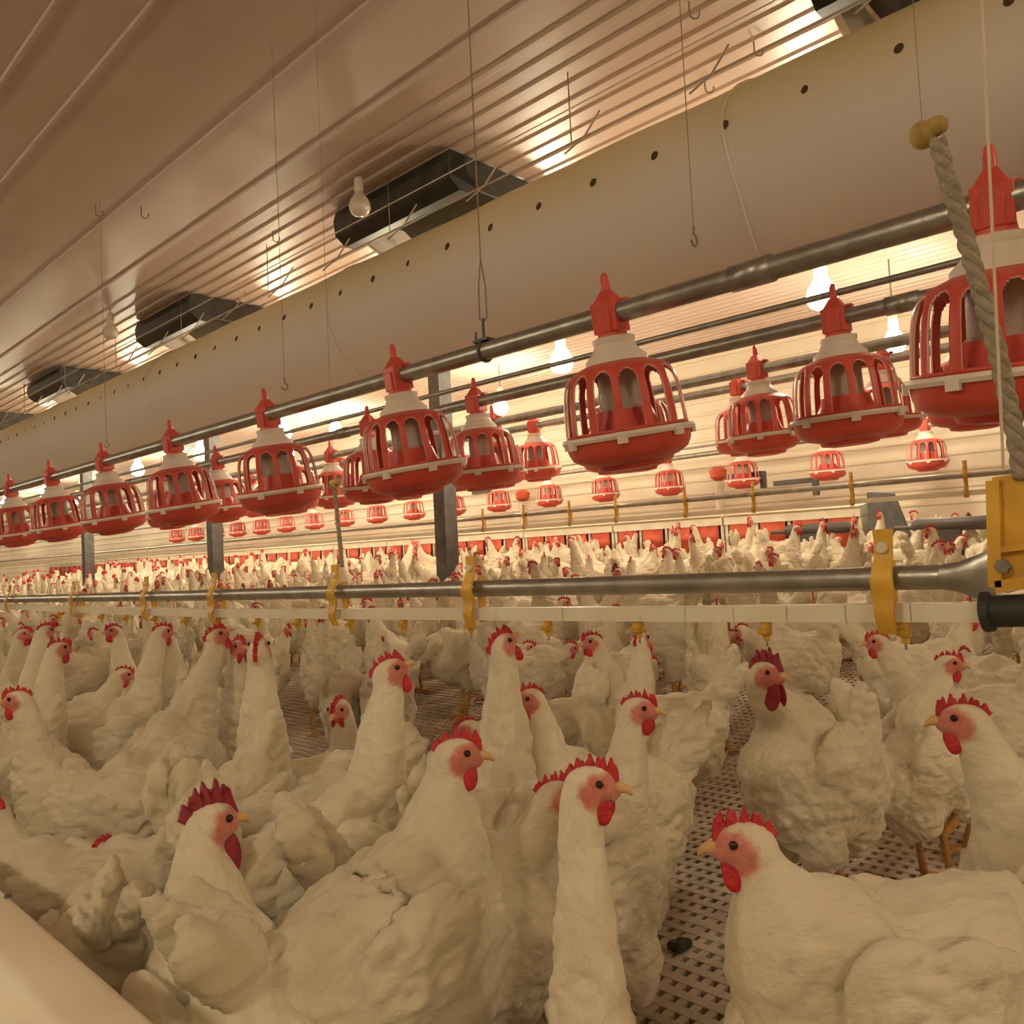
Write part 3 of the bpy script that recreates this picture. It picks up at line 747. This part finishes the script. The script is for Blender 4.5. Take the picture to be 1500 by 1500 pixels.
    if legs:
        for s_ in (-1, 1):
            fx = rnd.uniform(-.03, .03); ank = Vector((fx-.005, s_*.036, .014)); kn = Vector((fx*.5-.020, s_*.037, .125-cr*.3))
            out.tube([tr(.0, s_*.038, .16), kn, kn.lerp(ank, .5), ank], [.012, .009, .0072, .008], 'leg_yellow', 10)
            for an in (-32, 0, 32, 178):
                L_ = .052 if abs(an) < 90 else .022; a_ = R(an+s_*4)
                dv = Vector((math.cos(a_), math.sin(a_), 0))
                out.tube([ank, ank+dv*L_*.5+Vector((0, 0, .001)), ank+dv*L_*.85+Vector((0, 0, -.005)), ank+dv*L_+Vector((0, 0, -.011))], [.0075, .006, .005, .002], 'leg_yellow', 8)
    body = out.mesh('body')
    at_ = body.attributes.new('skin', 'FLOAT', 'POINT'); arr = np.zeros(len(body.vertices), dtype=np.float32); arr[:len(skin)] = skin; at_.data.foreach_set('value', arr)
    parts = [('body', body)]
    def toW(x, y, z): return H+(hd*x+hl*y+hu*z)*.88
    # comb: serrated blade
    ks = (1.3 if cock else .85)*comb; cb = MB(); prof = []
    for k in range(31):
        u = k/30; x = .032-.056*u
        teeth = abs(math.sin(u*math.pi*5))**.6*(.75+.25*math.sin(k*1.7+seed)); env = math.sin(math.pi*min(1, .12+u*.92))**.5
        prof.append((x, .016-(u-.45)**2*.03, .016+(.010+.020*teeth)*env*ks))
    floppy = rnd.uniform(-.006, .006)
    vs = []; n_ = len(prof)
    for side in (-1, 1):
        for lev in (0, .55, 1):
            for x, zb, zt in prof:
                z = zb+(zt-zb)*lev; vs.append(toW(x*(1+.15*lev)+(-.006*lev*ks), side*(.0058*(1-lev*.5))+floppy*lev, z-.004))
    f2 = []
    for lev in (0, 1):
        for k in range(n_-1):
            a_ = lev*n_+k; f2.append((a_, a_+1, a_+n_+1, a_+n_)); b_ = 3*n_+a_; f2.append((b_, b_+n_, b_+n_+1, b_+1))
    for k in range(n_-1): f2.append((2*n_+k, 2*n_+k+1, 5*n_+k+1, 5*n_+k))
    for e_ in (0, n_-1):
        f2.append((e_, n_+e_, 4*n_+e_, 3*n_+e_)); f2.append((n_+e_, 2*n_+e_, 5*n_+e_, 4*n_+e_))
    cb.add(vs, f2, 'comb_dark' if cock else 'comb_red'); parts.append(('comb', cb.mesh('comb')))
    wk = 1.4 if cock else .92
    for s_ in (-1, 1):
        wm = MB().ell(toW(.014, s_*.010, -.026-.012*(wk-1)*2), (.0105*wk, .0042, .0168*wk), 'comb_dark' if cock else 'comb_red', HR@Matrix.Rotation(R(s_*10), 3, 'X'), 14, 10)
        parts.append(('wattle', wm.mesh('wattle')))
        parts.append(('eye', MB().ell(toW(.013, s_*.0185, .006), (.0040, .0030, .0040), 'eye', HR, 12, 8).mesh('eye')))
    bk = MB().tube([toW(.024, 0, -.001), toW(.033, 0, -.001), toW(.041, 0, -.004), toW(.047, 0, -.010)], [(.0075, .0075), (.0056, .0062), (.0036, .004), (.001, .001)], 'beak', 12, lat=hl)
    parts.append(('beak', bk.mesh('beak')))
    return parts
def spawn(parts, name, loc, rz, label, group=None, scale=1.0, cat='hen', small=False):
    t = thing(name, label, cat, loc, rz, group); t.scale = (scale,)*3
    for nm, me in parts:
        if small and nm == 'eye': continue
        obj(nm, me, t)
    birds.append(t); return t
placed = []; birds = []
def heading(px, psi):
    return -YAW+R(psi)-math.atan((px-750)/F)
def hero(seed, head, hz, psi, label, look=None, gaze=0, scale=1.0, cock=False, hx=.16, name='hen', **kw):
    """head = pixel of the head, hz = its height, psi = body facing (0 right, 90 away, 180 left, 270 to viewer), look = facing of the head"""
    hyaw = 0 if look is None else (look-psi)
    hyaw = max(-110, min(110, (hyaw+180) % 360-180))
    hp = (hx, .012*math.sin(R(hyaw)), hz/scale)
    parts = hen_proto(seed, hp, hyaw, gaze, cock=cock, **kw)
    W = at_z(head[0], head[1], hz); rz = heading(head[0], psi)
    off_ = Matrix.Rotation(rz, 3, 'Z')@(Vector(hp)*scale)
    loc = Vector((W.x-off_.x, W.y-off_.y, floor_z(W.x-off_.x)))
    placed.append((loc.x, loc.y)); print('HERO', seed, round(loc.x, 2), round(loc.y, 2), round(math.degrees(rz)))
    return spawn(parts, name, loc, rz, label, None, scale, 'rooster' if cock else 'hen')
V = .0045
hero(1, (1092, 1238), 0.45, 204, 'large white hen in the right foreground facing left, tail raised to the right', look=186, voxel=V, hx=0.125, tail=26, pitch=4, comb=1.1, scale=1.08, neckw=1.3)
hero(2, (866, 1150), 0.5, 88, 'white hen at bottom centre with a very long upright neck, body cut by the frame', look=-10, voxel=V, hx=0.1, pitch=24, fat=0.85, neckw=0.9, tail=-30, crouch=0.1)
hero(3, (632, 1108), 0.5, 36, 'big white hen left of centre foreground looking right, rear towards viewer', look=0, voxel=V, hx=0.09, pitch=20, scale=1.08, tail=38, neckw=1.25, fat=1.12)
hero(4, (588, 985), .56, 35, 'white hen stretching its neck upright behind the big central hen', look=15, gaze=25, voxel=V, hx=.12, pitch=12, scale=1.05)
hero(5, (664, 955), 0.58, 60, 'white hen reaching up to the drinker at the fourth yellow strap', look=30, gaze=35, hx=0.07, pitch=18, scale=1.05)
hero(6, (350, 1200), 0.455, 112, 'white rooster in left foreground with a big dark red comb and wattles', look=30, cock=True, voxel=V, hx=0.07, pitch=26, scale=1.12, tail=-50, name='rooster', neckw=1.2, crouch=0.05, fat=1.0)
hero(7, (38, 1022), 0.5, 150, 'plump white hen at the left edge facing left, seen side on', look=165, voxel=V, hx=0.15, tail=20, fat=1.08, scale=0.95)
hero(8, (226, 1140), .42, 185, 'white hen with lowered head facing left behind the foreground rooster', look=195, gaze=-25, hx=.20, pitch=-8)
hero(9, (178, 1222), 0.33, 95, 'white hen bending its neck left of the foreground rooster, head turned away', look=60, gaze=-30, hx=0.17, pitch=-12, crouch=0.02, scale=0.95)
hero(10, (26, 1205), 0.4, 150, 'white hen cut by the left edge behind the cream board, red comb showing', look=120, hx=0.13, tail=50, scale=0.95)
hero(11, (213, 932), .56, 10, 'white hen with round breast and stretched neck, left side behind others', look=20, hx=.13, pitch=18, neckw=.9)
hero(12, (300, 940), 0.57, 38, 'white hen leaning up to the right towards the drinker, left of centre', look=10, gaze=30, hx=0.13, pitch=25, tail=20, scale=1.05)
hero(13, (346, 950), .54, 285, 'white hen facing the viewer beneath the drinker pipe, left of centre', look=300, gaze=5, hx=.10, pitch=18)
hero(14, (448, 952), 0.58, 62, 'white hen drinking with beak pointing straight up, left of centre', look=80, gaze=50, hx=0.08, pitch=18, scale=1.05)
hero(15, (478, 1050), 0.44, 250, 'white hen with dark red wattles behind the raised tail at left centre', look=240, gaze=-20, hx=0.13, scale=0.95)
hero(16, (838, 1172), 0.43, 4, 'round white hen with visible wing, just left of the long necked hen', look=15, voxel=V, hx=0.14, pitch=6, tail=55, fat=1.12, scale=1.0)
hero(17, (1130, 985), 0.5, 228, 'white rooster right of centre, large dark comb and wattles turned to the right', look=330, cock=True, voxel=V, hx=0.1, pitch=28, tail=74, scale=1.12, name='rooster')
hero(18, (1386, 975), 0.455, 48, 'slim white hen standing upright at right on yellow legs, looking right', look=0, voxel=V, hx=0.06, pitch=46, tail=0, fat=0.9)
hero(19, (1412, 1055), .50, 190, 'white hen at the right edge facing left with a spiky red comb', look=187, voxel=V, hx=.13, pitch=10, tail=60, scale=1.1)
hero(20, (1050, 905), .47, 78, 'white hen seen from behind on yellow legs, under the drinker pipe', look=90, voxel=V, hx=.12, tail=70)
hero(21, (1299, 942), .47, 180, 'white hen with small red head facing left below the first yellow strap', look=190, hx=.17)
hero(22, (856, 942), .50, 175, 'white hen facing left beneath the pipe, centre, small dark face', look=200, hx=.16)
hero(23, (938, 940), .52, 75, 'white hen drinking at the nipple right of centre', look=60, gaze=30, hx=.12, pitch=12)
hero(24, (918, 1045), 0.5, 40, 'white hen right of centre with red comb upright looking right', look=-12, voxel=V, hx=0.09, pitch=28, tail=35, fat=0.9, scale=0.95)
hero(25, (776, 1025), .48, 190, 'white hen in the centre facing left, red comb and wattles', look=205, voxel=V, hx=.12, pitch=8)
hero(26, (118, 945), .55, 40, 'white hen with raised head near the left edge beneath the pipe', look=10, hx=.12, pitch=14)
hero(27, (66, 925), .56, 10, 'white hen with slender neck near the left edge, second of a close pair', look=30, hx=.12, pitch=14)
hero(28, (35, 930), .54, 30, 'white hen at the left edge with upright neck behind the plump hen', look=330, hx=.12, pitch=14)
hero(29, (166, 925), .53, 180, 'white hen looking left beneath the sixth yellow strap', look=200, hx=.12, pitch=10)
hero(30, (240, 935), .54, 150, 'white hen with its neck turned, between two stretched hens at left', look=190, hx=.12, pitch=12)
def body_at(seed, px, py, psi, label, zc=.30, **kw):      # no head in view: place by the middle of the body
    W = at_z(px, py, zc); rz = heading(px, psi)
    hp = kw.pop('hp', (.20, 0, .36)); gaze = kw.pop('gaze', -20)
    parts = hen_proto(seed, hp, 0, gaze, **kw)
    placed.append((W.x, W.y)); print('HERO', seed, round(W.x, 2), round(W.y, 2), round(math.degrees(rz)))
    return spawn(parts, 'hen', (W.x, W.y, floor_z(W.x)), rz, label)
body_at(41, 405, 1190, 178, 'white hen with a twin tipped tail raised high, behind the foreground rooster', tail=72, hp=(.19, 0, .30))
body_at(42, 800, 1110, 200, 'white hen seen low in the centre, tail raised at its left', zc=.24, tail=70, hp=(.17, 0, .33))
body_at(44, 560, 1010, 95, 'white hen with its back to the viewer beneath the pipe, left of centre', zc=.33, hp=(.14, 0, .45))
body_at(45, 515, 1020, 265, 'white hen with neck bent down next to the hen seen from behind', zc=.29, hp=(.2, 0, .25))
body_at(46, 770, 960, 15, 'white hen with raised tail directly beneath the pipe in the centre', zc=.36, tail=78, hp=(.17, 0, .36))
body_at(47, 915, 975, 60, 'white hen bending away beneath the pipe right of centre', zc=.34, hp=(.19, 0, .30))
body_at(48, 1165, 960, 150, 'white hen behind the right rooster, tail towards the pipe', zc=.34, tail=75)
body_at(49, 1345, 985, 15, 'white hen standing behind the slim upright hen at right', zc=.33, hp=(.15, 0, .44))
body_at(50, 1470, 985, 120, 'white hen at the right edge beneath the black sleeve, tail raised', zc=.38, tail=75)
body_at(51, 95, 1045, 10, 'white hen behind the plump left hen, low and facing right', zc=.33, hp=(.16, 0, .42))

# generic flock
NH = len(birds)
POSTS = [(4.05, at_x(px, 700, 4.05).y) for px in (650, 312, 126)]; BOARDX = at_z(0, 1290, .42).x
poses = [dict(hp=(.15, 0, .50), hyaw=20, pitch=8), dict(hp=(.17, 0, .42), hyaw=-20, hpitch=-10, tail=70), dict(hp=(.13, 0, .53), hyaw=60, pitch=14, hpitch=15),
         dict(hp=(.22, 0, .27), hyaw=0, hpitch=-45, pitch=-8, tail=60), dict(hp=(.12, 0, .54), hyaw=-50, pitch=16), dict(hp=(.19, 0, .36), hyaw=30, hpitch=-15, tail=78),
         dict(hp=(.14, 0, .47), hyaw=-80, pitch=6, tail=66), dict(hp=(.11, 0, .46), hyaw=10, pitch=20, tail=30)]
gen = [hen_proto(200+i, voxel=.008, comb=1.1, **p_) for i, p_ in enumerate(poses)]
gcock = [hen_proto(300+i, (.14, 0, .52), [10, -60][i], 0, voxel=.008, cock=True, pitch=15) for i in range(2)]
cand = []
rg = random.Random(11)
def project(P3):
    d = P3-EYEP; z = d.dot(fwd); return 750+F*d.dot(crt)/z, 750-F*d.dot(cup)/z, z
tries = 0
zones = {}
protos = {}
cnt = 0
pool = []
for _ in range(60000):
    X = rg.uniform(.9, 6.1); Yh = rg.uniform(.2, 17)
    u, v, z = project(Vector((X, Yh, floor_z(X))))
    if u < -60 or u > 1560: continue
    if v > 1075-(.05*max(0, u-900)) : continue
    if X < 1.4 and Yh < 2.2: continue
    dmin = .29 if Yh < 8 else .34
    if any((X-a_)**2+(Yh-b_)**2 < dmin**2 for a_, b_ in placed): continue
    placed.append((X, Yh)); pool.append((z, X, Yh, u, v))
pool.sort()
print('FLOCK', len(pool))
def zone(X, u):
    side = 'left' if u < 500 else 'middle' if u < 1000 else 'right'
    if X < 2.3: return 'white hen in the crowd just beyond the drinker pipe, %s part' % side, 'hens just beyond the drinker pipe, '+side
    if X < 4.2: return 'white hen in the packed flock behind the grey tube, %s part' % side, 'hens in the packed flock behind the grey tube, '+side
    return 'distant white hen in front of the nest boxes, %s part' % side, 'distant hens before the nest boxes, '+side
for (z, X, Yh, u, v) in pool[:300]:
    ck = rg.random() < .06; src = rg.choice(gcock if ck else gen)
    lb, g = zone(X, u)
    if ck: lb = lb.replace('white hen', 'white rooster').replace('hen', 'hen'); g = g.replace('hens', 'roosters')
    far = z > 4.2
    s_ = rg.uniform(.92, 1.06)
    prts = [p_ for p_ in src if not (far and p_[0] in ('eye', 'beak'))]
    spawn(prts, 'rooster' if ck else 'hen', (X, Yh, floor_z(X)), rg.uniform(0, 2*math.pi), lb, g, s_, 'rooster' if ck else 'hen', small=far)
# the birds stand side by side: nudge touching bodies apart
def settle():
    n = len(birds); P2 = np.array([[b.location.x, b.location.y] for b in birds]); A = np.array([b.rotation_euler.z for b in birds])
    U = np.stack([np.cos(A), np.sin(A)], 1); lim = np.array([.03 if i in (0, 1, 2, 5, 6, 7, 15, 23) else .09 if i < NH else 9 for i in range(n)]); O = P2.copy()
    offs = (.045, -.045, -.13); rr = (.082, .088, .060)
    for it_ in range(140):
        D = np.stack([P2+U*o_ for o_ in offs], 1).reshape(-1, 2); RR = np.tile(rr, n); own = np.repeat(np.arange(n), 3)
        d = D[:, None]-D[None]; L = np.linalg.norm(d, axis=2)+1e-6; pen = RR[:, None]+RR[None]-L
        pen[own[:, None] == own[None]] = 0; pen = np.clip(pen, 0, None)
        push = (d/L[..., None]*pen[..., None]).sum(1)*.25
        mv = np.zeros_like(P2); np.add.at(mv, own, push)
        for q_ in POSTS:
            dd = D-np.array(q_); l_ = np.linalg.norm(dd, axis=1)+1e-6; pe = np.clip(.10+RR-l_, 0, None); np.add.at(mv, own, dd/l_[:, None]*pe[:, None]*.5)
        P2 += np.clip(mv, -.03, .03)
        near = P2[:, 1] < 3.3; P2[near, 0] = np.maximum(P2[near, 0], BOARDX+.09)
        dv = P2-O; l_ = np.linalg.norm(dv, axis=1)+1e-9; P2 = O+dv*np.minimum(1, lim/l_)[:, None]
    P2[5, 0] = max(P2[5, 0], BOARDX+.105)
    for b, q_ in zip(birds, P2): b.location = (q_[0], q_[1], floor_z(q_[0]))
settle()
rest = [p_ for p_ in pool[300:] if all((b.location.x-p_[1])**2+(b.location.y-p_[2])**2 > .1 for b in birds)]
if rest:      # the farthest birds, a few pixels each, as one object
    mb = MB(); lo = []
    for i, p_ in enumerate(poses[:5]):
        H = Vector(p_['hp']); b = MB()
        b.ell((-.02, 0, .27), (.16, .10, .12), 'feathers', Matrix.Rotation(R(-10), 3, 'Y'), 10, 7)
        b.tube([(.08, 0, .28), ((.08+H.x)/2+.02, 0, (.3+H.z)/2), H], [.07, .04, .022], 'feathers', 8)
        b.tube([(-.12, 0, .30), (-.17, 0, .38), (-.20, 0, .45)], [.06, .035, .01], 'feathers', 8)
        b.ell(H+Vector((.01, 0, .015)), (.028, .012, .032), 'comb_red', None, 8, 6)
        b.tube([(0, .04, .17), (0, .04, 0)], .01, 'leg_yellow', 5); b.tube([(0, -.04, .17), (0, -.04, 0)], .01, 'leg_yellow', 5)
        lo.append(b)
    for (z, X, Yh, u, v) in rest:
        b = rg.choice(lo); an = rg.uniform(0, 6.28); c_, s_ = math.cos(an), math.sin(an); o0 = len(mb.v)
        for m_ in b.mats: mb.mi(m_)
        mb.v += [(X+x*c_-y*s_, Yh+x*s_+y*c_, floor_z(X)+z_) for x, y, z_ in b.v]
        mb.f += [tuple(i+o0 for i in f) for f in b.f]; mb.m += [mb.mats.index(b.mats[k]) for k in b.m]
    o = obj('distant_flock', mb); tag(o, 'farthest white hens fading together down the house at left', 'flock', kind='stuff')
